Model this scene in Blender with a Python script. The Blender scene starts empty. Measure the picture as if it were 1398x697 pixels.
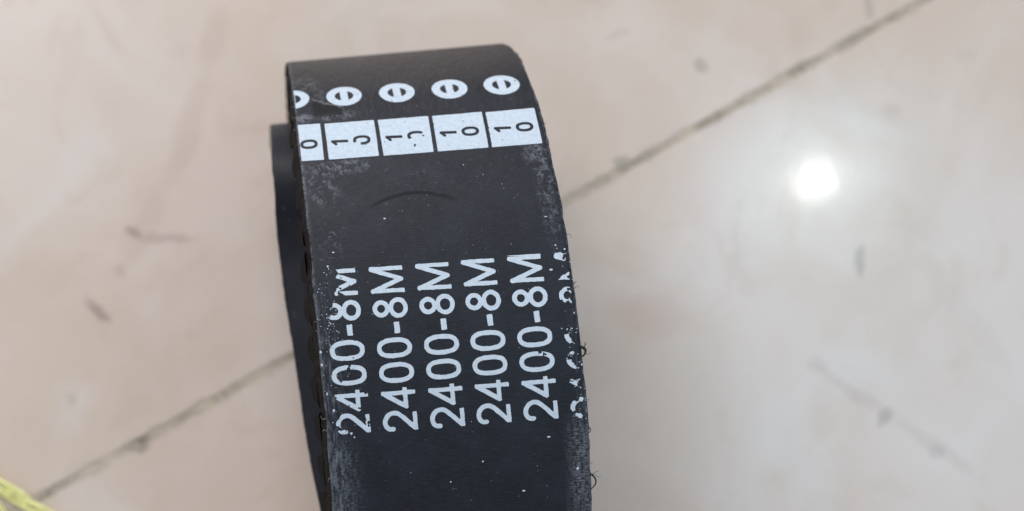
import bpy, bmesh, math, random
import numpy as np
from mathutils import Vector, Matrix

random.seed(7)
rng = np.random.default_rng(11)
scene = bpy.context.scene
COL = scene.collection
MM = 0.001

# ------------------------------------------------------------------ camera
cam_d = bpy.data.cameras.new("camera")
cam = bpy.data.objects.new("camera", cam_d)
COL.objects.link(cam)
right = Vector((0.99624414, -0.08607803, -0.00939028))
up = Vector((0.08658871, 0.99036854, 0.10803962))
back = Vector((0.0, -0.10844693, 0.99410224))
m3 = Matrix((right, up, back)).transposed()
cam.matrix_world = Matrix.Translation(Vector((-33.497, -39.996, 285.556)) * MM) @ m3.to_4x4()
cam_d.sensor_fit = 'HORIZONTAL'
cam_d.sensor_width = 36.0
cam_d.lens = 1433.0 / 1398.0 * 36.0
cam_d.shift_x = (699.0 - 363.36) / 1398.0        # the photograph is an off-centre crop
cam_d.clip_start = 0.005
cam_d.clip_end = 50.0
cam_d.dof.use_dof = True
cam_d.dof.focus_distance = 0.2035
cam_d.dof.aperture_fstop = 8.0
scene.camera = cam

# ------------------------------------------------------------------ light of the room
world = bpy.data.worlds.new("World")
scene.world = world
world.use_nodes = True
wbg = world.node_tree.nodes["Background"]
wbg.inputs["Color"].default_value = (0.93, 0.955, 1.0, 1)
wbg.inputs["Strength"].default_value = 0.30


def area(name, loc, target, sx, sy, power, color, shape='RECTANGLE', spread=180):
    l = bpy.data.lights.new(name, 'AREA')
    l.shape = shape
    l.size = sx
    if shape in ('RECTANGLE', 'ELLIPSE'):
        l.size_y = sy
    l.energy = power
    l.color = color
    l.spread = math.radians(spread)
    o = bpy.data.objects.new(name, l)
    COL.objects.link(o)
    o.location = loc
    d = Vector(target) - Vector(loc)
    o.rotation_euler = d.to_track_quat('-Z', 'Y').to_euler()
    return o


# ceiling lamp mirrored in the polished floor, an added cool disc for its halo, and soft room light from the far side
area("ceiling_lamp", (1.393, 0.325, 2.40), (0.118, 0.0, 0), 0.058, 0.058, 0.85, (0.96, 1.0, 0.97), 'DISK')
area("added_halo_disc", (1.400, 0.327, 2.42), (0.118, 0.0, 0), 0.42, 0.42, 1.25, (0.62, 0.92, 1.0), 'DISK')
area("cool_window", (1.22, -0.10, 2.0), (0.12, -0.04, 0), 1.2, 0.85, 3.9, (0.26, 0.70, 1.0), 'ELLIPSE')
area("room_light", (-0.42, 0.95, 0.90), (-0.07, 0.05, 0), 1.1, 0.8, 13.6, (1.0, 0.97, 0.97))

scene.view_settings.view_transform = 'Standard'
scene.view_settings.look = 'None'
scene.view_settings.gamma = 1
scene.view_settings.exposure = 0.43
scene.cycles.use_denoising = True
scene.cycles.max_bounces = 6


# ------------------------------------------------------------------ helpers
def link(name, mesh, mat=None, parent=None):
    o = bpy.data.objects.new(name, mesh)
    COL.objects.link(o)
    if mat and not mesh.materials:
        mesh.materials.append(mat)
    if parent is not None:
        o.parent = parent
    return o


def mesh_from(name, verts, faces, smooth=True):
    me = bpy.data.meshes.new(name)
    me.from_pydata([tuple(v) for v in verts], [], [tuple(f) for f in faces])
    me.update()
    if smooth:
        me.polygons.foreach_set("use_smooth", [True] * len(me.polygons))
    return me


class NT:
    """small helper for node maths"""

    def __init__(self, mat):
        mat.use_nodes = True
        self.t = mat.node_tree
        self.n = self.t.nodes
        self.bsdf = self.n["Principled BSDF"]

    def node(self, typ, **kw):
        x = self.n.new(typ)
        for k, v in kw.items():
            setattr(x, k, v)
        return x

    def put(self, sock, v):
        if isinstance(v, bpy.types.NodeSocket):
            self.t.links.new(v, sock)
        elif v is not None:
            sock.default_value = v

    def m(self, op, a, b=None, c=None, clamp=False):
        x = self.node('ShaderNodeMath', operation=op, use_clamp=clamp)
        self.put(x.inputs[0], a)
        if b is not None:
            self.put(x.inputs[1], b)
        if c is not None:
            self.put(x.inputs[2], c)
        return x.outputs[0]

    def ramp(self, v, lo, hi):            # smoothstep lo..hi -> 0..1
        x = self.node('ShaderNodeMapRange', interpolation_type='SMOOTHSTEP')
        self.put(x.inputs[0], v)
        if lo <= hi:
            x.inputs[1].default_value, x.inputs[2].default_value = lo, hi
            x.inputs[3].default_value, x.inputs[4].default_value = 0, 1
        else:
            x.inputs[1].default_value, x.inputs[2].default_value = hi, lo
            x.inputs[3].default_value, x.inputs[4].default_value = 1, 0
        return x.outputs[0]

    def mix(self, f, a, b, blend='MIX'):
        x = self.node('ShaderNodeMix', data_type='RGBA', blend_type=blend)
        self.put(x.inputs[0], f)
        self.put(x.inputs[6], a)
        self.put(x.inputs[7], b)
        return x.outputs[2]

    def noise(self, vec, scale, detail=3, rough=0.55, dist=0.0):
        x = self.node('ShaderNodeTexNoise')
        self.put(x.inputs['Vector'], vec)
        x.inputs['Scale'].default_value = scale
        x.inputs['Detail'].default_value = detail
        x.inputs['Roughness'].default_value = rough
        x.inputs['Distortion'].default_value = dist
        return x.outputs['Fac']

    def mapping(self, vec, scale=(1, 1, 1), loc=(0, 0, 0), rot=(0, 0, 0)):
        x = self.node('ShaderNodeMapping')
        self.put(x.inputs[0], vec)
        x.inputs[1].default_value = loc
        x.inputs[2].default_value = rot
        x.inputs[3].default_value = scale
        return x.outputs[0]

    def sep(self, vec):
        x = self.node('ShaderNodeSeparateXYZ')
        self.put(x.inputs[0], vec)
        return x.outputs[0], x.outputs[1], x.outputs[2]

    def bump(self, h, strength, dist, normal=None):
        x = self.node('ShaderNodeBump')
        x.inputs['Strength'].default_value = strength
        x.inputs['Distance'].default_value = dist
        self.put(x.inputs['Height'], h)
        if normal is not None:
            self.put(x.inputs['Normal'], normal)
        return x.outputs[0]

    def blob(self, x, y, cx, cy, rx, ry, ang=0.0):
        """1 in an ellipse's centre, 0 outside"""
        c, s = math.cos(ang), math.sin(ang)
        dx, dy = self.m('SUBTRACT', x, cx), self.m('SUBTRACT', y, cy)
        a = self.m('ADD', self.m('MULTIPLY', dx, c / rx), self.m('MULTIPLY', dy, s / rx))
        b = self.m('ADD', self.m('MULTIPLY', dx, -s / ry), self.m('MULTIPLY', dy, c / ry))
        r2 = self.m('ADD', self.m('MULTIPLY', a, a), self.m('MULTIPLY', b, b))
        return self.ramp(r2, 1.0, 0.0)


def V4(r, g, b):
    return (r, g, b, 1.0)


# ------------------------------------------------------------------ materials
JOINT_ANG = math.atan2(46.5 + 68.7, 155.5 + 100.3)
JP = Vector((-30.7, -37.4))          # a point on the joint seen in the picture (mm)


def make_marble():
    mat = bpy.data.materials.new("polished_marble")
    k = NT(mat)
    geo = k.node('ShaderNodeNewGeometry')
    mm = k.mapping(geo.outputs['Position'], scale=(1000, 1000, 1000))
    wob = k.node('ShaderNodeTexNoise')
    k.put(wob.inputs['Vector'], mm)
    wob.inputs['Scale'].default_value = 0.07
    wob.inputs['Detail'].default_value = 4
    va = k.node('ShaderNodeVectorMath', operation='SUBTRACT')
    k.put(va.inputs[0], wob.outputs['Color'])
    va.inputs[1].default_value = (0.5, 0.5, 0.5)
    vs = k.node('ShaderNodeVectorMath', operation='SCALE')
    k.put(vs.inputs[0], va.outputs[0])
    vs.inputs[3].default_value = 9.0
    vw = k.node('ShaderNodeVectorMath', operation='ADD')
    k.put(vw.inputs[0], mm)
    k.put(vw.inputs[1], vs.outputs[0])
    P = vw.outputs[0]
    x, y, z = k.sep(P)
    # clouds of the stone
    cl = k.noise(mm, 0.016, 4, 0.55, 0.6)
    cl2 = k.noise(k.mapping(mm, loc=(71, 13, 5)), 0.03, 5, 0.6, 1.2)
    base = k.mix(k.ramp(cl, 0.36, 0.64), V4(0.60, 0.495, 0.42), V4(0.655, 0.565, 0.51))
    base = k.mix(k.m('MULTIPLY', k.ramp(cl2, 0.5, 0.72), 0.45), base, V4(0.55, 0.435, 0.335))
    cl3 = k.noise(k.mapping(mm, loc=(-33, 58, 9)), 0.022, 3, 0.5, 0.8)
    base = k.mix(k.m('MULTIPLY', k.ramp(cl3, 0.54, 0.72), 0.5), base, V4(0.665, 0.61, 0.585))
    # fine veins of the stone: thin contour lines of a warped noise
    vn = k.noise(P, 0.0125, 3, 0.5, 1.4)
    vd = k.m('ABSOLUTE', k.m('SUBTRACT', vn, 0.5))
    vein = k.m('MULTIPLY', k.ramp(vd, 0.03, 0.0), k.ramp(k.noise(mm, 0.03, 2), 0.45, 0.7))
    base = k.mix(k.m('MULTIPLY', vein, 0.22), base, V4(0.46, 0.34, 0.27))
    grain = k.noise(mm, 1.3, 3, 0.6)
    base = k.mix(k.m('MULTIPLY', k.ramp(grain, 0.45, 0.75), 0.10), base, V4(0.42, 0.37, 0.33))

    # veins of this floor, each a wandering line
    def seg(x0, y0, x1, y1, w):
        L = math.hypot(x1 - x0, y1 - y0)
        return k.blob(x, y, (x0 + x1) / 2, (y0 + y1) / 2, L / 2 * 1.25, w, math.atan2(y1 - y0, x1 - x0))
    veins = [
        (-69, 1, -51, -2.2, 2.0, .55, (.34, .26, .23)),
        (-83, -15, -78, -24, 2.0, .60, (.33, .25, .23)),
        (-40, 64, -46, 43, 5.0, .36, (.47, .33, .26)),
        (-46, 43, -59, 13, 5.0, .36, (.47, .33, .26)),
        (-59, 13, -75, -10, 4.5, .34, (.47, .33, .26)),
        (112, -51, 129, -66, 2.6, .36, (.38, .30, .25)),
        (129, -66, 152, -85, 2.4, .30, (.40, .30, .25)),
        (57, -32, 80, -38, 7.5, .55, (.52, .34, .27)),
        (139, 43, 142, 50, 2.2, .55, (.25, .24, .21)),
        (100, 35, 150, 10, 5.0, .16, (.48, .35, .28)),
        (-95, 60, -60, 30, 7.0, .14, (.50, .38, .30)),
        (-20, 40, 10, 66, 6.0, .15, (.50, .38, .30)),
        (140, -20, 165, -60, 5.0, .2, (.48, .38, .33)),
    ]
    for x0, y0, x1, y1, w, st, c in veins:
        base = k.mix(k.m('MULTIPLY', seg(x0, y0, x1, y1, w), st * 0.7), base, V4(*c))
    # stains and pits
    stains = [
        (-69, 1.2, 3.2, 2.2, 0, .62, (.19, .14, .11)), (-79.8, -19.5, 4.0, 1.7, -1.1, .5, (.20, .14, .13)),
        (-74.4, -9.1, 2.4, 2.0, 0, .28, (.25, .20, .18)), (-89.4, -43.9, 2.4, 2.6, 0, .32, (.25, .2, .18)),
        (-71.6, -56.3, 2.8, 2.2, .4, .72, (.13, .11, .09)), (92.2, 34.3, 3.0, 2.6, 0, .55, (.19, .14, .11)),
        (69.9, 43.6, 4.4, 2.0, .2, .25, (.30, .24, .19)), (66.4, 8.0, 3.4, 2.2, .4, .6, (.12, .12, .10)),
        (127.8, -24, 5.0, 1.9, 1.02, .62, (.19, .16, .13)), (142.1, 16.3, 2.8, 2.6, 0, .25, (.26, .22, .2)),
        (128.2, -66.3, 2.9, 2.4, 0, .60, (.20, .16, .13)), (139.9, -76.9, 2.5, 2.1, 0, .38, (.28, .21, .18)),
        (112.3, -50.9, 3.8, 3.0, 0, .32, (.40, .25, .22)), (118.5, 30.5, 5.0, 2.0, .42, .45, (.15, .15, .13)),
        (-52, 51, 3.8, 3.8, 0, .16, (.45, .35, .34)), (97, -8, 2.2, 2.2, 0, .12, (.3, .25, .22)),
        (40, 33, 2.6, 2.2, 0, .15, (.3, .25, .22)), (-55, -28, 2.6, 2.2, 0, .15, (.3, .25, .22)),
        (-36, -62, 5.0, 2.4, 0, .14, (.45, .33, .27)), (165, 30, 4, 3, 0, .2, (.3, .24, .2)),
    ]
    for cx, cy, rx, ry, an, st, c in stains:
        base = k.mix(k.m('MULTIPLY', k.blob(x, y, cx, cy, rx * 1.05, ry * 1.05, an), st * 0.68), base, V4(*c))
    x, y, z = k.sep(mm)
    # dirt trodden into the tile edges along the joint
    jd = k.m('ABSOLUTE', k.m('ADD', k.m('SUBTRACT', k.m('MULTIPLY', y, math.cos(JOINT_ANG)), k.m('MULTIPLY', x, math.sin(JOINT_ANG))),
                             -(JP.y * math.cos(JOINT_ANG) - JP.x * math.sin(JOINT_ANG))))
    dn = k.noise(k.mapping(mm, loc=(17, 5, 3)), 0.16, 4, 0.7)
    dirt = k.m('MULTIPLY', k.ramp(jd, 2.9, 0.9), k.ramp(dn, 0.42, 0.66))
    base = k.mix(k.m('MULTIPLY', dirt, 0.5), base, V4(0.25, 0.215, 0.165))
    k.put(k.bsdf.inputs['Base Color'], base)
    smear = k.noise(k.mapping(mm, scale=(1, 1, 1)), 0.05, 5, 0.6, 0.5)
    rg = k.node('ShaderNodeMapRange')
    k.put(rg.inputs[0], smear)
    rg.inputs[1].default_value, rg.inputs[2].default_value = 0.35, 0.7
    rg.inputs[3].default_value, rg.inputs[4].default_value = 0.26, 0.34
    k.put(k.bsdf.inputs['Roughness'], rg.outputs[0])
    k.bsdf.inputs['IOR'].default_value = 1.5
    k.bsdf.inputs['Coat Weight'].default_value = 0.55
    k.bsdf.inputs['Coat Roughness'].default_value = 0.095
    wave = k.noise(mm, 0.06, 3, 0.5)
    nb = k.bump(k.noise(mm, 0.35, 3, 0.6), 1.0, 0.000012, k.bump(wave, 0.02, 0.001))
    k.put(k.bsdf.inputs['Coat Normal'], nb)
    return mat


def make_grout():
    mat = bpy.data.materials.new("dirty_grout")
    k = NT(mat)
    geo = k.node('ShaderNodeNewGeometry')
    mm = k.mapping(geo.outputs['Position'], scale=(1000, 1000, 1000))
    n = k.noise(mm, 0.09, 5, 0.7)
    c = k.mix(k.ramp(n, 0.36, 0.66), V4(0.52, 0.445, 0.36), V4(0.33, 0.285, 0.235))
    gx, gy, _ = k.sep(mm)
    for cx, cy, r_, st in ((-71.4, -56.3, 3.4, .8), (66.4, 7.2, 4.2, .7), (118.5, 30.6, 4.5, .65), (139, 40, 5, .5), (-49, -46, 3.2, .5),
                           (92, 18.6, 5, .45), (-98, -68, 3.0, .6), (27, -11.4, 3, .3)):
        c = k.mix(k.m('MULTIPLY', k.m('MULTIPLY', k.blob(gx, gy, cx, cy, r_, r_), k.ramp(k.noise(mm, 0.5, 3, 0.6), 0.3, 0.6)), st * 0.8), c, V4(0.13, 0.115, 0.09))
    k.put(k.bsdf.inputs['Base Color'], c)
    k.bsdf.inputs['Roughness'].default_value = 0.7
    k.put(k.bsdf.inputs['Normal'], k.bump(k.noise(mm, 2.0, 4), 0.3, 0.0002))
    return mat


def make_rubber():
    """printed back of the belt; UV = (across in mm, along in mm)"""
    mat = bpy.data.materials.new("black_belt_rubber")
    k = NT(mat)
    uv = k.node('ShaderNodeUVMap')
    uv.uv_map = "UVMap"
    w, s, _ = k.sep(uv.outputs[0])
    U = uv.outputs[0]
    aw = k.m('ABSOLUTE', w)
    base = k.mix(k.ramp(k.noise(U, 0.12, 4, 0.6), 0.35, 0.7), V4(0.0060, 0.0073, 0.0135), V4(0.011, 0.0132, 0.0220))
    # faint cloth grain across the belt
    grain = k.noise(k.mapping(U, scale=(0.5, 4.0, 1)), 1.0, 3, 0.6)
    base = k.mix(k.m('MULTIPLY', k.ramp(grain, 0.45, 0.75), k.m('MULTIPLY', k.ramp(s, 140, 118), 0.35)), base, V4(0.036, 0.040, 0.051))
    # dust in tiny grains
    gr = k.noise(U, 5.0, 2, 0.7)
    base = k.mix(k.m('MULTIPLY', k.ramp(gr, 0.56, 0.78), k.m('MULTIPLY', k.ramp(s, 140, 118), 0.5)), base, V4(0.085, 0.093, 0.12))
    pv = k.node('ShaderNodeTexVoronoi')
    k.put(pv.inputs['Vector'], U)
    pv.inputs['Scale'].default_value = 0.75
    speck = k.m('MULTIPLY', k.ramp(pv.outputs['Distance'], 0.17, 0.07), k.ramp(k.noise(U, 0.45, 2), 0.55, 0.66))
    base = k.mix(k.m('MULTIPLY', speck, 0.45), base, V4(0.25, 0.26, 0.29))

    rub = k.noise(k.mapping(U, scale=(1.4, 0.28, 1)), 1.0, 6, 0.72, 0.5)      # scuffs run along the belt
    rubf = k.noise(k.mapping(U, scale=(1.0, 2.8, 1)), 1.3, 4, 0.75)           # fine brushed breaks
    flake = k.noise(U, 0.9, 6, 0.72, 1.0)
    blot = k.noise(U, 0.35, 5, 0.65, 0.8)
    scuff = V4(0.15, 0.165, 0.195)

    def worn_or_sheen(mask, tex, lo, hi, st, col=scuff):
        nonlocal base
        f = k.m('MULTIPLY', k.m('MULTIPLY', mask, k.ramp(tex, lo, hi)), st)
        base = k.mix(f, base, col)
    low = k.ramp(s, 30, 22)
    mid = k.ramp(s, 62, 40)
    # rubbed edges
    worn_or_sheen(k.m('MULTIPLY', k.ramp(w, 19.5, 23.2), low), k.m('MULTIPLY', rubf, k.m('ADD', rub, 0.5)), 0.42, 0.62, 0.95)
    worn_or_sheen(k.m('MULTIPLY', k.ramp(w, -17.5, -22.5), low), k.m('MULTIPLY', rubf, k.m('ADD', rub, 0.5)), 0.43, 0.68, 0.68)
    worn_or_sheen(k.m('MULTIPLY', k.ramp(w, -19.5, -24), mid), rub, 0.44, 0.68, 0.7)
    worn_or_sheen(k.m('MULTIPLY', k.ramp(w, 22.2, 24.3), mid), rub, 0.50, 0.7, 0.5)
    worn_or_sheen(k.m('MULTIPLY', k.ramp(aw, 24.35, 24.75), k.ramp(s, 140, 115)), flake, 0.40, 0.6, 0.55)
    worn_or_sheen(k.blob(w, s, 22.6, 72, 2.6, 16), flake, 0.46, 0.66, 0.7)
    # peeled skin near the left edge and round the first marks
    worn_or_sheen(k.blob(w, s, -21.5, 77, 4.6, 7.5, .4), flake, 0.49, 0.66, 0.62)
    worn_or_sheen(k.blob(w, s, -17.0, 80.5, 8.0, 2.4), flake, 0.47, 0.62, 0.75)
    worn_or_sheen(k.blob(w, s, -20.5, 64, 3.4, 9.0, -.25), flake, 0.54, 0.68, 0.6)
    worn_or_sheen(k.blob(w, s, -21.2, 103.5, 3.8, 7.0, .3), flake, 0.44, 0.64, 0.65)
    worn_or_sheen(k.blob(w, s, -23.2, 93.6, 2.4, 1.6), flake, 0.40, 0.56, 0.9)
    worn_or_sheen(k.blob(w, s, -16.5, 93.6, 5.5, 1.9), flake, 0.42, 0.62, 0.75)
    worn_or_sheen(k.blob(w, s, 21.8, 79.5, 3.2, 3.4), flake, 0.42, 0.60, 0.75)
    worn_or_sheen(k.blob(w, s, 3.5, 77, 22, 6), flake, 0.58, 0.72, 0.55)
    worn_or_sheen(k.blob(w, s, 1, 64, 14, 9), flake, 0.60, 0.75, 0.4)
    worn_or_sheen(k.blob(w, s, 0, 112, 40, 16), k.noise(k.mapping(U, scale=(2.5, 0.5, 1)), 1.2, 5, 0.75), 0.25, 0.75, 0.75, V4(0.095, 0.082, 0.074))  # brownish sheen on top of the far bend, put into the colour as fine grain
    worn_or_sheen(k.blob(w, s, 0, 96, 40, 7), rub, 0.42, 0.72, 0.35, V4(0.07, 0.066, 0.068))
    # a lighter ledge where the skin tore, and the fresh dark patch below it
    led = k.m('SUBTRACT', s, k.m('ADD', k.m('MULTIPLY', k.m('ADD', w, 20.0), -0.55), k.m('MULTIPLY', flake, 3.0)))
    span = k.m('MULTIPLY', k.ramp(w, -21.6, -20.6), k.ramp(w, -14.5, -15.6))
    d1 = k.m('ABSOLUTE', k.m('SUBTRACT', led, 97.0))
    base = k.mix(k.m('MULTIPLY', k.m('MULTIPLY', k.ramp(d1, 0.42, 0.1), span), 0.8), base, V4(0.16, 0.16, 0.17))
    dk = k.m('MULTIPLY', k.m('MULTIPLY', k.ramp(led, 97.0, 96.6), k.ramp(s, 93.2, 94.4)), span)
    base = k.mix(k.m('MULTIPLY', dk, 0.85), base, V4(0.012, 0.012, 0.014))
    nick = k.blob(w, s, -20.0, 73.6, 0.75, 2.4, .12)
    base = k.mix(k.ramp(nick, 0.15, 0.35), base, V4(0.012, 0.013, 0.016))
    nick2 = k.blob(w, s, 21.3, 77.3, 1.9, 0.8, .1)
    base = k.mix(k.ramp(nick2, 0.15, 0.4), base, V4(0.012, 0.013, 0.016))
    # bowed rub mark and the mould seam
    q = k.m('ADD', w, 3.6)
    arc = k.m('SUBTRACT', s, k.m('SUBTRACT', 73.3, k.m('MULTIPLY', k.m('MULTIPLY', q, q), 0.032)))
    arcm = k.m('MULTIPLY', k.ramp(k.m('ABSOLUTE', arc), 0.7, 0.05), k.ramp(k.m('ABSOLUTE', q), 10.0, 5.5))
    base = k.mix(k.m('MULTIPLY', arcm, 0.8), base, V4(0.007, 0.007, 0.009))
    seam = k.m('MULTIPLY', k.ramp(k.m('ABSOLUTE', k.m('ADD', k.m('SUBTRACT', w, 1.9), k.m('MULTIPLY', s, 0.004))), 0.13, 0.03),
               k.ramp(s, 27, 24))
    base = k.mix(k.m('MULTIPLY', seam, 0.7), base, V4(0.006, 0.006, 0.008))
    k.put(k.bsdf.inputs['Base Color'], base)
    r = k.node('ShaderNodeMapRange')
    k.put(r.inputs[0], blot)
    r.inputs[1].default_value, r.inputs[2].default_value = 0.3, 0.7
    r.inputs[3].default_value, r.inputs[4].default_value = 0.46, 0.60
    k.put(k.bsdf.inputs['Roughness'], r.outputs[0])
    k.bsdf.inputs['IOR'].default_value = 1.42
    k.put(k.bsdf.inputs['Specular IOR Level'], k.m('MULTIPLY', 0.45, k.m('SUBTRACT', 1.0, k.m('MULTIPLY', k.m('MAXIMUM', arcm, dk), 0.4))))
    h = k.m('ADD', k.m('MULTIPLY', gr, 0.5), k.m('ADD', k.m('MULTIPLY', flake, 0.7), k.m('MULTIPLY', grain, 0.5)))
    h = k.m('SUBTRACT', h, k.m('ADD', k.m('MULTIPLY', arcm, 0.8), k.m('MULTIPLY', dk, 0.8)))
    k.put(k.bsdf.inputs['Normal'], k.bump(h, 0.30, 0.00025))
    return mat


def make_side():
    mat = bpy.data.materials.new("cut_belt_edge")
    k = NT(mat)
    geo = k.node('ShaderNodeNewGeometry')
    mm = k.mapping(geo.outputs['Position'], scale=(1000, 1000, 1000))
    n = k.noise(mm, 0.8, 5, 0.7)
    c = k.mix(k.ramp(n, 0.4, 0.72), V4(0.006, 0.006, 0.006), V4(0.022, 0.019, 0.018))
    k.put(k.bsdf.inputs['Base Color'], c)
    k.bsdf.inputs['Roughness'].default_value = 0.8
    k.bsdf.inputs['IOR'].default_value = 1.25
    k.put(k.bsdf.inputs['Normal'], k.bump(n, 0.6, 0.0005))
    return mat


def make_print():
    mat = bpy.data.materials.new("white_print")
    k = NT(mat)
    uv = k.node('ShaderNodeUVMap')
    uv.uv_map = "UVMap"
    U = uv.outputs[0]
    n = k.noise(U, 1.1, 5, 0.7)
    c = k.mix(k.ramp(n, 0.3, 0.7), V4(0.47, 0.56, 0.66), V4(0.58, 0.66, 0.75))
    pit = k.noise(U, 3.2, 3, 0.7)
    c = k.mix(k.m('MULTIPLY', k.ramp(pit, 0.62, 0.74), 0.55), c, V4(0.26, 0.28, 0.31))
    st = k.noise(k.mapping(U, scale=(0.6, 4.5, 1)), 1.0, 3, 0.6)
    c = k.mix(k.m('MULTIPLY', k.ramp(st, 0.5, 0.72), 0.34), c, V4(0.4, 0.43, 0.47))
    k.put(k.bsdf.inputs['Base Color'], c)
    k.bsdf.inputs['Roughness'].default_value = 0.6
    k.put(k.bsdf.inputs['Normal'], k.bump(k.m('ADD', pit, n), 0.25, 0.0001))
    return mat


def make_plain(name, col, rough=0.6, trans=0.0, sss=0.0):
    mat = bpy.data.materials.new(name)
    k = NT(mat)
    geo = k.node('ShaderNodeNewGeometry')
    mm = k.mapping(geo.outputs['Position'], scale=(1000, 1000, 1000))
    n = k.noise(mm, 0.5, 4, 0.6)
    c = k.mix(k.ramp(n, 0.3, 0.7), V4(*[v * 0.8 for v in col]), V4(*[min(1, v * 1.1) for v in col]))
    k.put(k.bsdf.inputs['Base Color'], c)
    k.bsdf.inputs['Roughness'].default_value = rough
    k.bsdf.inputs['Transmission Weight'].default_value = trans
    return mat


MARBLE, GROUT, RUBBER, SIDE, PRINT = make_marble(), make_grout(), make_rubber(), make_side(), make_print()
FABRIC = make_plain("black_tooth_rubber", (0.009, 0.0085, 0.008), 0.9)
FABRIC.node_tree.nodes["Principled BSDF"].inputs["IOR"].default_value = 1.25
YELLOW = make_plain("yellow_plastic", (0.88, 0.86, 0.36), 0.4)
THREAD = make_plain("black_thread", (0.012, 0.012, 0.013), 0.9)
LINT = make_plain("grey_lint", (0.25, 0.24, 0.23), 0.9)

# ------------------------------------------------------------------ floor
GAP = 1.8
TILE = 600.0
FT = 10.0
PERP = 180.0                         # where the cross joint sits along the line, out of frame
u = Vector((math.cos(JOINT_ANG), math.sin(JOINT_ANG)))
v = Vector((-u.y, u.x))

bed = mesh_from("floor", [(-1.3, -1.3, -0.012), (1.3, -1.3, -0.012), (1.3, 1.3, -0.012), (-1.3, 1.3, -0.012),
                          (-1.3, -1.3, -0.00012), (1.3, -1.3, -0.00012), (1.3, 1.3, -0.00012), (-1.3, 1.3, -0.00012)],
                [(3, 2, 1, 0), (4, 5, 6, 7), (0, 1, 5, 4), (1, 2, 6, 5), (2, 3, 7, 6), (3, 0, 4, 7)], False)
floor = link("floor", bed, GROUT)
floor['kind'] = 'structure'
floor['label'] = 'polished cream marble tiles with a dirty grey joint running under the belt'


def tile_mesh():
    a = (TILE - GAP) / 2 * MM
    bm = bmesh.new()
    r = bmesh.ops.create_cube(bm, size=1)
    bmesh.ops.scale(bm, vec=(2 * a, 2 * a, FT * MM), verts=bm.verts)
    bmesh.ops.translate(bm, vec=(0, 0, -FT * MM / 2), verts=bm.verts)
    ed = [e for e in bm.edges if all(w_.co.z > -0.001 for w_ in e.verts)]
    bmesh.ops.bevel(bm, geom=ed, offset=0.00025, segments=2, affect='EDGES')
    me = bpy.data.meshes.new("tile")
    bm.to_mesh(me)
    bm.free()
    me.materials.append(MARBLE)
    return me


tm = tile_mesh()
for i in range(-2, 2):
    for j in range(-2, 2):
        c2 = JP + u * (TILE * (i + 0.5) + 330) + v * (TILE * (j + 0.5))
        t = link("tile", tm, None, floor)
        t.location = (c2.x * MM, c2.y * MM, 0)
        t.rotation_euler = (0, 0, JOINT_ANG)

# ------------------------------------------------------------------ path of the belt (its printed back), y-z plane, mm
pts, ang = [], []                      # positions and tangent angles (0 = +y, clockwise positive)
DS = 0.5


class Pen:
    def __init__(self, y, z, a):
        self.y, self.z, self.a = y, z, a
        self.rec = [(y, z, a)]

    def run(self, length, kfun):
        n = max(1, int(round(length / DS)))
        d = length / n
        for i in range(n):
            k0 = kfun((i + 0.5) * d)
            am = self.a + k0 * d / 2
            self.y += math.cos(am) * d
            self.z -= math.sin(am) * d
            self.a += k0 * d
            self.rec.append((self.y, self.z, self.a))


def kfit(s_):
    q = min(1, max(0, (s_ - 69.104) / 47.298))
    return 0.0095761 + (0.0257366 - 0.0095761) * q * q * (3 - 2 * q)


LSTR = 45.0
a25 = math.radians(-25)
y0s, z0s = -79.54, 74.61
y1, z1 = y0s - LSTR * math.cos(a25), z0s + LSTR * math.sin(a25)
R1 = z1 / (1 + math.cos(a25))
yc1, zc1 = y1 - R1 * math.sin(a25), R1
st_a = math.radians(-180 + 24)                                   # outer end, lying near the floor behind the coil
pen = Pen(yc1 + R1 * math.sin(st_a), zc1 + R1 * math.cos(st_a), st_a)
# clockwise from there up to the straight
pen.run(R1 * (a25 - st_a), lambda s_: 1 / R1)
pen.run(LSTR, lambda s_: 0)
n_front = len(pen.rec) - 1                                        # s = 0 of the printed stretch
pen.run(190.0, kfit)
# settle on the floor
resid = math.pi - pen.a
pen.run(10.0, lambda s_: resid / 10.0)
zoff = pen.z
R2 = (58.2 - zoff - 8.55 - 3.62) / (1 + math.cos(math.radians(20)))
pen.run(pen.y + 96.0, lambda s_: 0)
pen.run(R2 * math.radians(160), lambda s_: 1 / R2)
pen.run(25.0, lambda s_: 0)
pen.run(60 * math.radians(20), lambda s_: 1 / 60)
n_in0 = len(pen.rec) - 1
pen.run(-7.3 - pen.y, lambda s_: 0)
RI = (pen.z - 6.25 - zoff) / 2
pen.run(RI * math.pi, lambda s_: 1 / RI)
pen.run(52, lambda s_: 0)
rec = np.array(pen.rec)
zmin = rec[:, 1].min()
arc_s = np.concatenate([[0], np.cumsum(np.hypot(np.diff(rec[:, 0]), np.diff(rec[:, 1])))])
arc_s -= arc_s[n_front]
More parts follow.
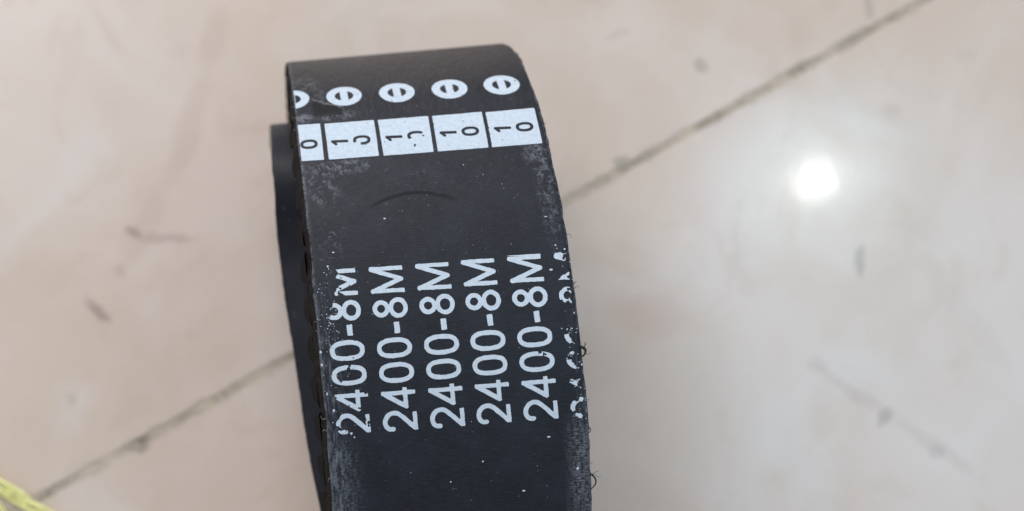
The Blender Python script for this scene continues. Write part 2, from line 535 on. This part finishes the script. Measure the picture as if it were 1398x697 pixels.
# sideways drift of the turns (belt coiled a little askew)
wy = np.array([-110, -70, -50, -35, -15, 0, 20]), np.array([-1.6, -2.6, -3.55, -4.45, -5.7, -5.75, -4.7])
drift = np.zeros(len(rec))
S_TAIL = arc_s[-1] - 52 - RI * 1.0     # the hidden end slides under the coil
s_floor = arc_s[n_front] + 200
s_in = arc_s[n_in0]
for i in range(len(rec)):
    if arc_s[i] > s_in:
        drift[i] = np.interp(rec[i, 0], *wy)
    elif arc_s[i] > s_floor:
        q = (arc_s[i] - s_floor) / (s_in - s_floor)
        drift[i] = np.interp(q, [0, .2, .45, .75, 1], [1, 6, 7.5, 2.5, np.interp(rec[n_in0, 0], *wy)])
    elif arc_s[i] > 130:
        drift[i] = np.interp(arc_s[i], [130, s_floor], [0, 1])
    if arc_s[i] > S_TAIL:
        drift[i] = np.interp(arc_s[i], [S_TAIL, S_TAIL + 45], [drift[i], 7])
# inner far bend and tail keep the offset smooth
ker = np.ones(41) / 41
dp = np.concatenate([np.full(20, drift[0]), drift, np.full(20, drift[-1])])
drift = np.convolve(dp, ker, 'valid')


roll = np.zeros(len(rec))                 # the inner turn leans over to the left where it lies under the outer one
for i in range(len(rec)):
    if arc_s[i] > s_in and rec[i, 1] > 20:
        q = min(1, max(0, (8 - rec[i, 0]) / 26))
        roll[i] = math.radians(24) * q * q * (3 - 2 * q)
    elif s_in - 60 < arc_s[i] <= s_in:
        q = (arc_s[i] - s_in + 60) / 60
        roll[i] = math.radians(24) * q * q * (3 - 2 * q)
drift = drift - 25 * (1 - np.cos(roll))


def at(s_, w_, off=0.0):
    """point on the belt back: s along, w across, off outward (mm) -> world metres"""
    y = np.interp(s_, arc_s, rec[:, 0])
    z = np.interp(s_, arc_s, rec[:, 1])
    a = np.interp(s_, arc_s, rec[:, 2])
    d = np.interp(s_, arc_s, drift)
    r = np.interp(s_, arc_s, roll)
    w_, off = np.asarray(w_) * np.cos(r) - off * np.sin(r), np.asarray(w_) * np.sin(r) + off * np.cos(r)
    ny, nz = np.sin(a), np.cos(a)
    return np.stack([(w_ + d) * MM, (y + ny * off) * MM, (z + nz * off) * MM], -1)


S0, S1 = arc_s[0], arc_s[-1]


def slant(s_):
    """how far the rough cut leans out at the tooth side of the left edge (mm)"""
    return np.interp(s_, [20, 60, 92, 118, 150, 200, 240], [2.0, 2.0, 1.6, 0.5, 0.5, 0.3, 0.0])


belt = bpy.data.objects.new("timing_belt", None)
COL.objects.link(belt)
belt.empty_display_size = 0.02
belt['label'] = 'black toothed rubber timing belt coiled in two turns, printed white 2400-8M rows on its back'
belt['category'] = 'timing belt'

# ------------------------------------------------------------------ the belt's backing
BACK_T = 2.6
ns = int((S1 - S0) / 0.75)
ss = np.linspace(S0, S1, ns)
wi = np.concatenate([[-24.97, -24.8], np.linspace(-24, 24, 13), [24.8, 24.97]])
oi = np.concatenate([[-0.22, -0.03], np.zeros(13), [-0.03, -0.22]])


def smooth_noise(n, width):
    r = rng.standard_normal(n + width * 2)
    kz = np.hanning(width * 2 + 1)
    r = np.convolve(r, kz / np.sqrt((kz ** 2).sum()), 'same')
    return r[width:width + n]


jl = 0.05 * smooth_noise(ns, 2) + 0.09 * smooth_noise(ns, 9)
jr = 0.06 * smooth_noise(ns, 2) + 0.09 * smooth_noise(ns, 9)
verts, faces, uvs = [], [], []
ncol = len(wi) + 2
rows = []
for c in range(len(wi)):
    wj = np.full(ns, wi[c])
    if c == 0:
        wj = wj + jl
    if c == len(wi) - 1:
        wj = wj + jr
    rows.append((wj, np.full(ns, oi[c])))
rows.append((np.full(ns, 25.0) + jr * 1.2, np.full(ns, -BACK_T)))
rows.append((np.full(ns, -25.0) - slant(ss) * 0.5 + jl * 1.2, np.full(ns, -BACK_T)))
P3 = np.stack([at(ss, r[0], r[1]) for r in rows], 1)          # ns, ncol, 3
UVv = np.stack([np.stack([r[0], ss], -1) for r in rows], 1)
verts = P3.reshape(-1, 3)
uvv = UVv.reshape(-1, 2)
mats = []
for i in range(ns - 1):
    for c in range(ncol):
        d = (c + 1) % ncol
        faces.append((i * ncol + c, (i + 1) * ncol + c, (i + 1) * ncol + d, i * ncol + d))
        mats.append(0 if c < len(wi) - 1 else 1)
faces.append(tuple(range(ncol)))
faces.append(tuple((ns - 1) * ncol + c for c in reversed(range(ncol))))
mats += [1, 1]
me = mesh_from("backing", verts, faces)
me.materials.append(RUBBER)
me.materials.append(SIDE)
me.polygons.foreach_set("material_index", mats)
uvl = me.uv_layers.new(name="UVMap")
li = np.zeros(len(me.loops), dtype=np.int32)
me.loops.foreach_get("vertex_index", li)
uvl.data.foreach_set("uv", uvv[li].astype(np.float32).ravel())
bm = bmesh.new()
bm.from_mesh(me)
bmesh.ops.recalc_face_normals(bm, faces=bm.faces)
bm.to_mesh(me)
bm.free()
backing = link("backing", me, None, belt)


# ------------------------------------------------------------------ teeth, one object each, mesh shared
def tooth_mesh(sl):
    prof = []                                              # (along, depth) of the round tooth
    H = 3.4
    for a_, d_ in ((-3.3, -0.15), (-2.75, 0.25), (-2.55, 1.0), (-2.3, 1.9), (-1.7, 2.85), (-0.8, 3.32), (0, H),
                   (0.8, 3.32), (1.7, 2.85), (2.3, 1.9), (2.55, 1.0), (2.75, 0.25), (3.3, -0.15)):
        prof.append((a_, d_))
    vs, fs = [], []
    n = len(prof)
    for a_, d_ in prof:
        f = min(1, max(0, d_ / H))
        vs.append(((-25.0 - sl * (0.5 + 0.5 * f)) * MM, a_ * MM, -d_ * MM))
    for a_, d_ in prof:
        vs.append((24.95 * MM, a_ * MM, -d_ * MM))
    for i in range(n - 1):
        fs.append((i, i + 1, n + i + 1, n + i))
    fs.append(tuple(range(n)))
    fs.append(tuple(reversed(range(n, 2 * n))))
    me_ = mesh_from("tooth", vs, fs, False)
    me_.materials.append(FABRIC)
    b_ = bmesh.new()
    b_.from_mesh(me_)
    bmesh.ops.recalc_face_normals(b_, faces=b_.faces)
    b_.to_mesh(me_)
    b_.free()
    return me_


tooth_kinds = {q: tooth_mesh(q) for q in (0.0, 0.5, 1.0, 1.6, 2.0)}
s_t = S0 + 4.0
while s_t < S1 - 4:
    sl = float(slant(s_t))
    key = min(tooth_kinds, key=lambda q: abs(q - sl))
    t = link("tooth", tooth_kinds[key], None, belt)
    a_ = float(np.interp(s_t, arc_s, rec[:, 2]))
    p = at(s_t, 0.0, -BACK_T)
    ty, tz = math.cos(a_), -math.sin(a_)
    M_ = Matrix(((1, 0, 0), (0, ty, -tz), (0, tz, ty)))
    M_ = M_ @ Matrix.Rotation(-float(np.interp(s_t, arc_s, roll)), 3, 'Y')
    t.matrix_world = Matrix.Translation(Vector(p)) @ M_.to_4x4()
    s_t += 8.0


# ------------------------------------------------------------------ white print, cut out of a distance field and laid on the rubber
def value_noise(s_, w_, cell, seed):
    r = np.random.default_rng(seed)
    tab = r.random((97, 97))
    x, y = s_ / cell + 1000, w_ / cell + 1000
    xi, yi = np.floor(x).astype(int), np.floor(y).astype(int)
    fx, fy = x - xi, y - yi
    fx, fy = fx * fx * (3 - 2 * fx), fy * fy * (3 - 2 * fy)
    g = lambda a, b: tab[a % 97, b % 97]
    return (g(xi, yi) * (1 - fx) * (1 - fy) + g(xi + 1, yi) * fx * (1 - fy) + g(xi, yi + 1) * (1 - fx) * fy + g(xi + 1, yi + 1) * fx * fy)


def fbm(s_, w_, cell, seed):
    return (value_noise(s_, w_, cell, seed) * 0.5 + value_noise(s_, w_, cell * 0.48, seed + 1) * 0.3
            + value_noise(s_, w_, cell * 0.22, seed + 2) * 0.2)


def d_poly(s_, w_, line):
    d = np.full(s_.shape, 1e9)
    for (a0, b0), (a1, b1) in zip(line[:-1], line[1:]):
        vx, vy = a1 - a0, b1 - b0
        t_ = np.clip(((s_ - a0) * vx + (w_ - b0) * vy) / (vx * vx + vy * vy + 1e-12), 0, 1)
        d = np.minimum(d, np.hypot(s_ - a0 - t_ * vx, w_ - b0 - t_ * vy))
    return d


def d_bar(s_, w_, p0, p1, half):
    """bar with square ends, negative inside"""
    vx, vy = p1[0] - p0[0], p1[1] - p0[1]
    L = math.hypot(vx, vy)
    vx, vy = vx / L, vy / L
    cx, cy = (p0[0] + p1[0]) / 2, (p0[1] + p1[1]) / 2
    a_ = np.abs((s_ - cx) * vx + (w_ - cy) * vy) - L / 2 + 0.12
    b_ = np.abs(-(s_ - cx) * vy + (w_ - cy) * vx) - half + 0.12
    return np.hypot(np.maximum(a_, 0), np.maximum(b_, 0)) + np.minimum(np.maximum(a_, b_), 0) - 0.12


def ring(cs, cw, rs, rw, p=2.0, n=40):
    o = []
    for i in range(n + 1):
        t_ = 2 * math.pi * i / n
        c_, s__ = math.cos(t_), math.sin(t_)
        o.append((cs + rs * math.copysign(abs(c_) ** (2 / p), c_), cw + rw * math.copysign(abs(s__) ** (2 / p), s__)))
    return o


def spline(pts_, n=8):
    q = [pts_[0]] + list(pts_) + [pts_[-1]]
    o = []
    for i in range(1, len(q) - 2):
        for j in range(n):
            t_ = j / n
            o.append(tuple(0.5 * (2 * q[i][c] + (q[i + 1][c] - q[i - 1][c]) * t_ + (2 * q[i - 1][c] - 5 * q[i][c] + 4 * q[i + 1][c] - q[i + 2][c]) * t_ ** 2
                                  + (3 * q[i][c] - q[i - 1][c] - 3 * q[i + 1][c] + q[i + 2][c]) * t_ ** 3) for c in (0, 1)))
    o.append(pts_[-1])
    return o


ST = 0.435
ROUND = [(l, ST) for l in (
    ring(50.7, 5.45, 1.22, 1.22), ring(50.7, 8.72, 1.55, 1.42),
    ring(43.1, 7.24, 1.50, 2.90, 2.5), ring(38.4, 7.19, 1.50, 2.90, 2.5),
    [(34.55, 4.3), (31.85, 8.45)],
    spline([(27.75, 9.7), (30.2, 7.25), (30.75, 6.1), (30.45, 5.0), (29.5, 4.32), (28.5, 4.3), (27.75, 4.85), (27.65, 5.65)]),
    [(58.45, 4.25), (56.25, 9.85)], [(56.25, 9.85), (54.15, 4.25)],
)]
BARS = [((58.55, 3.9), (58.40, 10.3), .405), ((54.2, 3.95), (54.0, 10.33), .405), ((48.0, 8.05), (45.85, 8.09), .53),
        ((34.55, 3.9), (34.5, 10.4), .405), ((35.5, 8.45), (31.6, 8.42), .415), ((30.75, 9.95), (27.25, 10.0), .405)]


def text_field(ds_, dw_):
    def f(S_, W_):
        s_, w_ = S_ - ds_, W_ - dw_
        d = np.full(s_.shape, 1e9)
        for l, r in ROUND:
            d = np.minimum(d, d_poly(s_, w_, l) - r)
        for p0, p1, h in BARS:
            d = np.minimum(d, d_bar(s_, w_, p0, p1, h))
        return d
    return f


def lay(name, field, s0, s1, w0, w1, step=0.11, parent=None, lift=0.035, label=None):
    """marching squares: triangles where field < 0, laid on the belt's back"""
    a_ = np.arange(s0, s1 + step, step)
    b_ = np.arange(w0, w1 + step, step)
    S_, W_ = np.meshgrid(a_, b_, indexing='ij')
    F = field(S_, W_)
    vid, vp, fs = {}, [], []

    def vert(key, p):
        if key not in vid:
            vid[key] = len(vp)
            vp.append(p)
        return vid[key]
    ins = F < 0
    anyc = ins[:-1, :-1] | ins[1:, :-1] | ins[1:, 1:] | ins[:-1, 1:]
    for i, j in zip(*np.nonzero(anyc)):
        cs = ((i, j), (i + 1, j), (i + 1, j + 1), (i, j + 1))
        poly = []
        for k_ in range(4):
            A, B = cs[k_], cs[(k_ + 1) % 4]
            fa, fb = F[A], F[B]
            if fa < 0:
                poly.append(vert(A, (a_[A[0]], b_[A[1]])))
            if (fa < 0) != (fb < 0):
                t_ = fa / (fa - fb)
                t_ = min(0.97, max(0.03, t_))
                key = (A, B) if A < B else (B, A)
                poly.append(vert(key, (a_[A[0]] + (a_[B[0]] - a_[A[0]]) * t_, b_[A[1]] + (b_[B[1]] - b_[A[1]]) * t_)))
        if len(poly) >= 3:
            fs.append(poly)
    if not fs:
        return None
    vp = np.array(vp)
    P_ = at(vp[:, 0], vp[:, 1], lift)
    me_ = mesh_from(name, P_, fs)
    ul = me_.uv_layers.new(name="UVMap")
    l_ = np.zeros(len(me_.loops), dtype=np.int32)
    me_.loops.foreach_get("vertex_index", l_)
    ul.data.foreach_set("uv", vp[l_][:, ::-1].astype(np.float32).ravel())
    # faces outward
    bm_ = bmesh.new()
    bm_.from_mesh(me_)
    bm_.normal_update()
    mid = bm_.faces[:][0] if not hasattr(bm_.faces, 'ensure_lookup_table') else None
    bm_.faces.ensure_lookup_table()
    f0 = bm_.faces[len(bm_.faces) // 2]
    c_ = f0.calc_center_median()
    sm = float(vp[:, 0].mean())
    a0 = float(np.interp(sm, arc_s, rec[:, 2]))
    if f0.normal.dot(Vector((0, math.sin(a0), math.cos(a0)))) < 0:
        bmesh.ops.reverse_faces(bm_, faces=bm_.faces)
    bm_.to_mesh(me_)
    bm_.free()
    o = link(name, me_, PRINT, parent or backing)
    if label:
        o['label'] = label
    return o


def sstep(x, a, b):
    t_ = np.clip((x - a) / (b - a), 0, 1)
    return t_ * t_ * (3 - 2 * t_)


COLS = [(0.4, -26.88), (0.15, -17.86), (0.02, -8.87), (0.0, 0.0), (-0.1, 8.97)]
for ci, (ds_, dw_) in enumerate(COLS):
    tf = text_field(ds_, dw_)

    def fld(S_, W_, tf=tf, ci=ci):
        d = tf(S_, W_) + (fbm(S_, W_, 0.7, 40 + ci) - 0.5) * 0.16
        n = fbm(S_, W_, 1.3, 300 + ci * 7)
        if ci == 0:
            wear = 0.66 * (1 - sstep(W_, -23.0, -20.5)) * sstep(S_, 45, 52) + 0.36 * (1 - sstep(W_, -21.6, -18.6)) * sstep(S_, 51, 54.5)
            wear = wear + 0.52 * (1 - sstep(W_, -23.0, -20.4)) * (1 - sstep(S_, 34, 40)) + 0.34 * sstep(S_, 53, 54)
            wear = np.maximum(wear, 0.36 * (1 - sstep(np.abs(S_ - 40.7), 0.8, 2.2)))
            wear = np.maximum(wear, 0.33)
        else:
            wear = np.full(S_.shape, 0.20)
            if ci == 4:
                wear = wear + 0.2 * (1 - sstep(np.hypot(S_ - 40.0, W_ - 17.6), 0.5, 1.6))
        n2 = fbm(S_, W_, 0.75, 500 + ci * 7)
        er = wear - (0.6 * n + 0.4 * n2)
        return np.maximum(d, er * 1.6)
    lay("lettering", fld, 26.4, 60.0, dw_ + 3.2, dw_ + 11.2,
        label='first printed row, its left side flaked and crumbled' if ci == 0 else None)

# the sixth row, cut by the right edge and mostly rubbed away
tf6 = text_field(-0.35, 17.95)


def fld6(S_, W_):
    d = tf6(S_, W_) + (fbm(S_, W_, 0.6, 77) - 0.5) * 0.3
    n = 0.5 * fbm(S_, W_, 1.7, 801) + 0.5 * fbm(S_, W_, 0.6, 802)
    keep = np.full(S_.shape, 0.55)
    for cs, cw, rr in ((57.8, 22.6, 1.0), (50.4, 22.3, 1.4), (45.6, 23.6, 0.0), (36.9, 22.2, 1.3), (33.6, 22.6, .8), (29.5, 22.6, .7), (27.6, 23.6, .6), (53.5, 23.0, .6), (41.8, 22.2, 0.9)):
        keep = keep - 0.19 * (1 - sstep(np.hypot(S_ - cs, W_ - cw), rr * 0.6, rr * 1.6 + 0.01))
    keep = keep + 0.25 * sstep(W_, 24.0, 24.7)
    return np.maximum(np.maximum(d, (keep - n) * 1.4), W_ - 24.75)


lay("lettering", fld6, 26.4, 60.0, 20.8, 24.9, label='last printed row, cut by the right edge and mostly rubbed away')


def quad_field(c4):
    """c4: corners (s, w) in order"""
    n = len(c4)
    cs = sum(c[0] for c in c4) / n
    cw = sum(c[1] for c in c4) / n

    def f(S_, W_):
        d = np.full(S_.shape, -1e9)
        for k_ in range(n):
            (a0, b0), (a1, b1) = c4[k_], c4[(k_ + 1) % n]
            nx, ny = (b1 - b0), -(a1 - a0)
            L = math.hypot(nx, ny)
            nx, ny = nx / L, ny / L
            if (cs - a0) * nx + (cw - b0) * ny > 0:
                nx, ny = -nx, -ny
            d = np.maximum(d, (S_ - a0) * nx + (W_ - b0) * ny)
        return d
    return f


SQ = [((91.9, -24.75), (91.8, -20.13), (82.6, -20.25), (82.7, -24.75)),
      ((91.6, -19.28), (91.5, -9.09), (82.4, -9.20), (82.5, -19.26)),
      ((91.4, -8.28), (91.3, 2.05), (82.2, 1.80), (82.3, -8.26)),
      ((91.2, 2.86), (91.15, 13.06), (82.1, 12.85), (82.2, 2.65)),
      ((90.95, 13.83), (91.0, 23.84), (82.0, 23.66), (82.1, 13.56))]
for qi, c4 in enumerate(SQ):
    qf = quad_field(c4)
    off = -44.15 + 11.03 * qi if qi else -43.85
    so = 0.075 * (4 - qi)

    def sqf(S_, W_, qf=qf, off=off, so=so, qi=qi):
        d = qf(S_, W_) + (fbm(S_, W_, 0.8, 900 + qi) - 0.5) * 0.10
        s_, w_ = S_ - so, W_ - off
        one = np.minimum(d_bar(s_, w_, (86.40, 18.2), (86.60, 14.8), .34), d_bar(s_, w_, (86.75, 14.85), (85.6, 15.85), .30))
        zero = d_poly(s_, w_, ring(86.35, 20.95, 0.86, 1.46, 2.4)) - 0.33
        if qi == 1:            # worn 0, open on one side
            zero = np.maximum(zero, 0.45 - np.hypot((s_ - 85.6) * .8, w_ - 20.2))
            zero = np.maximum(zero, 0.7 - np.hypot(s_ - 85.3, w_ - 19.9))
        if qi == 2:            # worn 0, lower half gone
            zero = np.maximum(zero, 86.1 - s_ - 0.45 * (20.6 - w_))
            zero = np.minimum(zero, d_bar(s_, w_, (84.3, 20.55), (83.7, 20.25), .2))
            zero = np.minimum(zero, np.hypot(s_ - 86.2, w_ - 22.4) - .22)
        cut = zero if qi == 0 else np.minimum(one, zero)
        pits = (0.185 - fbm(S_, W_, 0.55, 950 + qi)) * 1.5
        return np.maximum(np.maximum(d, -cut), pits)
    lay("size_box", sqf, 81.4, 92.6, c4[0][1] - 0.6, c4[1][1] + 0.6,
        label='white size box cut off by the left edge, showing only 0' if qi == 0 else None)

CIRC = [(99.8, -25.35), (99.5, -14.3), (99.15, -3.22), (98.85, 7.81), (98.7, 18.74)]
for qi, (cs, cw) in enumerate(CIRC):
    def cf(S_, W_, cs=cs, cw=cw, qi=qi):
        rr = np.hypot((S_ - cs) / 3.15, (W_ - cw) / 3.72)
        d = (rr - 1) * 3.4 + (fbm(S_, W_, 0.8, 990 + qi) - 0.5) * 0.12
        inner = (np.hypot((S_ - cs) / 1.55, (W_ - cw) / 1.97) - 1) * 1.6
        bar = 0.78 - np.abs(W_ - cw)
        cut = np.maximum(inner, bar)
        pits = (0.20 - fbm(S_, W_, 0.6, 970 + qi)) * 1.5
        return np.maximum(np.maximum(np.maximum(d, -cut), -24.7 - W_), pits)
    lay("round_mark", cf, cs - 3.8, cs + 3.8, cw - 4.2, cw + 4.2,
        label='white round mark cut off by the left edge' if qi == 0 else None)

# loose flecks of the white print (uncountable): one part
FL = [(23.7, 17.3, .22, .35), (17.0, 22.5, .35, .3), (41.2, -24.7, .3, .25), (35.6, -24.2, .3, .2), (32.4, -23.2, .35, .22), (43.6, -24.9, .26, .26),
      (55.6, 20.9, .22, .38), (60.1, 22.4, .2, .2), (59.2, 24.0, .22, .2), (46.9, 24.2, .2, .12), (37.0, 24.6, .25, .2), (62.5, -20.5, .16, .25),
      (28.1, -21.6, .4, .45), (27.7, -20.2, .28, .3), (29.5, -22.8, .25, .25), (26.9, -19.7, .2, .2), (60.0, -21.8, .3, .2), (16.5, -2.0, .2, .2), (20.0, 4.4, .2, .2),
      (13.4, 12.0, .25, .3), (9.8, -3.2, .25, .25), (8.3, 17.2, .25, .3), (68.5, -9.8, .16, .28), (78.6, 7.2, .12, .12), (66.0, 21.5, .12, .3), (50.0, -14.2, .1, .1)]
for _ in range(150):
    r_ = random.random()
    if r_ < .35:
        FL.append((random.uniform(44, 60), random.gauss(-22.6, 1.1), random.uniform(.05, .15), random.uniform(.05, .15)))
    elif r_ < .7:
        FL.append((random.uniform(26, 60), random.gauss(23.4, .8), random.uniform(.05, .16), random.uniform(.05, .16)))
    elif r_ < .85:
        FL.append((random.uniform(26, 46), random.gauss(-22.6, 1.3), random.uniform(.05, .12), random.uniform(.05, .12)))
    else:
        FL.append((random.uniform(8, 85), random.uniform(-23, 23), random.uniform(.04, .09), random.uniform(.04, .09)))
vv, ff = [], []
for s_, w_, rs, rw in FL:
    if abs(w_) > 24.7:
        w_ = math.copysign(24.7, w_)
    n = 7
    b0 = len(vv)
    ph = random.random() * 6
    for i in range(n):
        t_ = 2 * math.pi * i / n + ph
        q = random.uniform(.65, 1.15)
        vv.append(at(s_ + rs * q * math.sin(t_), w_ + rw * q * math.cos(t_), 0.05))
    vv.append(at(s_, w_, 0.12))
    for i in range(n):
        ff.append((b0 + i, b0 + (i + 1) % n, b0 + n))
me = mesh_from("paint_flecks", vv, ff)
uvl = me.uv_layers.new(name="UVMap")
fo = link("paint_flecks", me, PRINT, backing)
fo['kind'] = 'stuff'


# ------------------------------------------------------------------ frayed threads on the cut edges
def tube(name, pts_, rad, mat, parent=None, n=6, taper=True):
    P_ = [Vector(p) for p in pts_]
    vs, fs = [], []
    prev = Vector((0.3, 0.2, 1)).normalized()
    for i, p in enumerate(P_):
        t_ = (P_[min(i + 1, len(P_) - 1)] - P_[max(i - 1, 0)]).normalized()
        a_ = (prev - t_ * prev.dot(t_)).normalized()
        prev = a_
        b_ = t_.cross(a_)
        r = rad if not isinstance(rad, (list, tuple)) else rad[i]
        if taper and not isinstance(rad, (list, tuple)):
            r = rad * (1 - 0.6 * i / (len(P_) - 1))
        for j in range(n):
            q = 2 * math.pi * j / n
            vs.append(p + (a_ * math.cos(q) + b_ * math.sin(q)) * r)
    for i in range(len(P_) - 1):
        for j in range(n):
            fs.append((i * n + j, i * n + (j + 1) % n, (i + 1) * n + (j + 1) % n, (i + 1) * n + j))
    fs.append(tuple(reversed(range(n))))
    fs.append(tuple((len(P_) - 1) * n + j for j in range(n)))
    return link(name, mesh_from(name, vs, fs), mat, parent)


def sp3(ctrl, n=6):
    q = [ctrl[0]] + list(ctrl) + [ctrl[-1]]
    o = []
    for i in range(1, len(q) - 2):
        for j in range(n):
            t_ = j / n
            o.append(tuple(0.5 * (2 * q[i][c] + (q[i + 1][c] - q[i - 1][c]) * t_ + (2 * q[i - 1][c] - 5 * q[i][c] + 4 * q[i + 1][c] - q[i + 2][c]) * t_ ** 2
                                  + (3 * q[i][c] - q[i - 1][c] - 3 * q[i + 1][c] + q[i + 2][c]) * t_ ** 3) for c in range(3)))
    o.append(ctrl[-1])
    return o


def thread(ctrl, rad, mat=THREAD):
    c = [tuple(at(s_, w_, o_)) for s_, w_, o_ in ctrl]
    return tube("frayed_thread", sp3(c), rad * MM, mat, backing, 5)


# loop of thread low on the right edge
thread([(15.8, 24.7, -0.2), (15.3, 25.3, .1), (14.6, 25.75, .3), (13.7, 25.75, .3), (12.9, 25.2, .2), (12.2, 24.8, -.2)], 0.21)
thread([(15.2, 24.9, 0), (16.0, 25.6, .3), (16.3, 26.3, .6)], 0.06)
thread([(15.6, 25.4, .1), (15.2, 26.2, .6), (15.3, 26.8, .9)], 0.05)
thread([(17.6, 24.9, 0), (18.2, 25.5, .3)], 0.05)
# knot of fluff higher up
thread([(40.4, 24.8, -.2), (39.8, 25.5, 0), (39.0, 25.3, .2), (38.5, 24.8, 0)], 0.33)
thread([(39.8, 25.1, 0), (40.8, 25.6, .2), (41.2, 25.5, .3)], 0.12)
thread([(39.0, 25.3, 0), (38.9, 26.1, .3), (39.3, 26.5, .5)], 0.06)
for s_ in (52.4, 51.6, 30.2, 86.6, 62.0):
    d_ = random.uniform(.3, .7)
    thread([(s_, 24.9, -.2), (s_ + random.uniform(-.5, .5), 25.0 + d_ * .6, 0), (s_ + random.uniform(-.9, .9), 25.0 + d_, .3)], random.uniform(.04, .09))
thread([(24.9, 24.8, -.2), (24.7, 25.2, 0), (24.2, 25.25, .1), (23.8, 24.9, 0)], 0.14)
for s_ in (94, 90.5, 58, 55.5, 52.3, 51, 49.4, 47.5, 44.5, 37.0, 31.0, 28.5, 26.0, 97.2, 19.0):
    d_ = random.uniform(.3, .9)
    thread([(s_, -24.9, -.1), (s_ + random.uniform(-.4, .4), -25.0 - d_ * .6, .1), (s_ + random.uniform(-.7, .7), -25.0 - d_, .1)],
           random.uniform(.04, .08), LINT if random.random() < .5 else THREAD)
thread([(10.3, -25.0, 0), (10.6, -26.2, .3), (11.8, -27.8, .2), (13.6, -28.8, 0)], 0.07, LINT)

# ------------------------------------------------------------------ yellow plastic cord in the corner
cord = sp3([(-150, -48, 3), (-132, -52, 5), (-118, -56.5, 3.4), (-109.8, -63.5, 2.2), (-102.4, -69.4, 2.2), (-96, -74.2, 2.2), (-84, -83.5, 2.4), (-78, -95, 2.4),
            (-86, -104, 2.4), (-100, -100, 2.4), (-106, -82, 2.4), (-108.2, -73.5, 2.4), (-113, -67, 4.0), (-128, -60, 6), (-148, -58, 4)], 7)
root = bpy.data.objects.new("yellow_cord", None)
COL.objects.link(root)
root.empty_display_size = 0.02
root.location = (-0.112, -0.08, 0)
root['label'] = 'loose yellow plastic cord of thin strands lying on the marble at the lower left corner'
root['category'] = 'cord'
for q in range(4):
    sr = random.Random(40 + q)
    ph = q * math.pi / 2
    line = []
    for i, p in enumerate(cord):
        t_ = i * 0.16 + ph
        line.append(((p[0] + 1.5 * math.cos(t_) + 112) * MM, (p[1] + 1.2 * math.sin(t_) + 0.5 * math.sin(i * .21 + q) + 80) * MM,
                     max(0.9, p[2] + 0.9 * math.sin(t_ * 1.1)) * MM))
    st_ = tube("strand", line, [(0.58 + 0.12 * math.sin(i * .7 + q)) * MM for i in range(len(line))], YELLOW, root, 8)
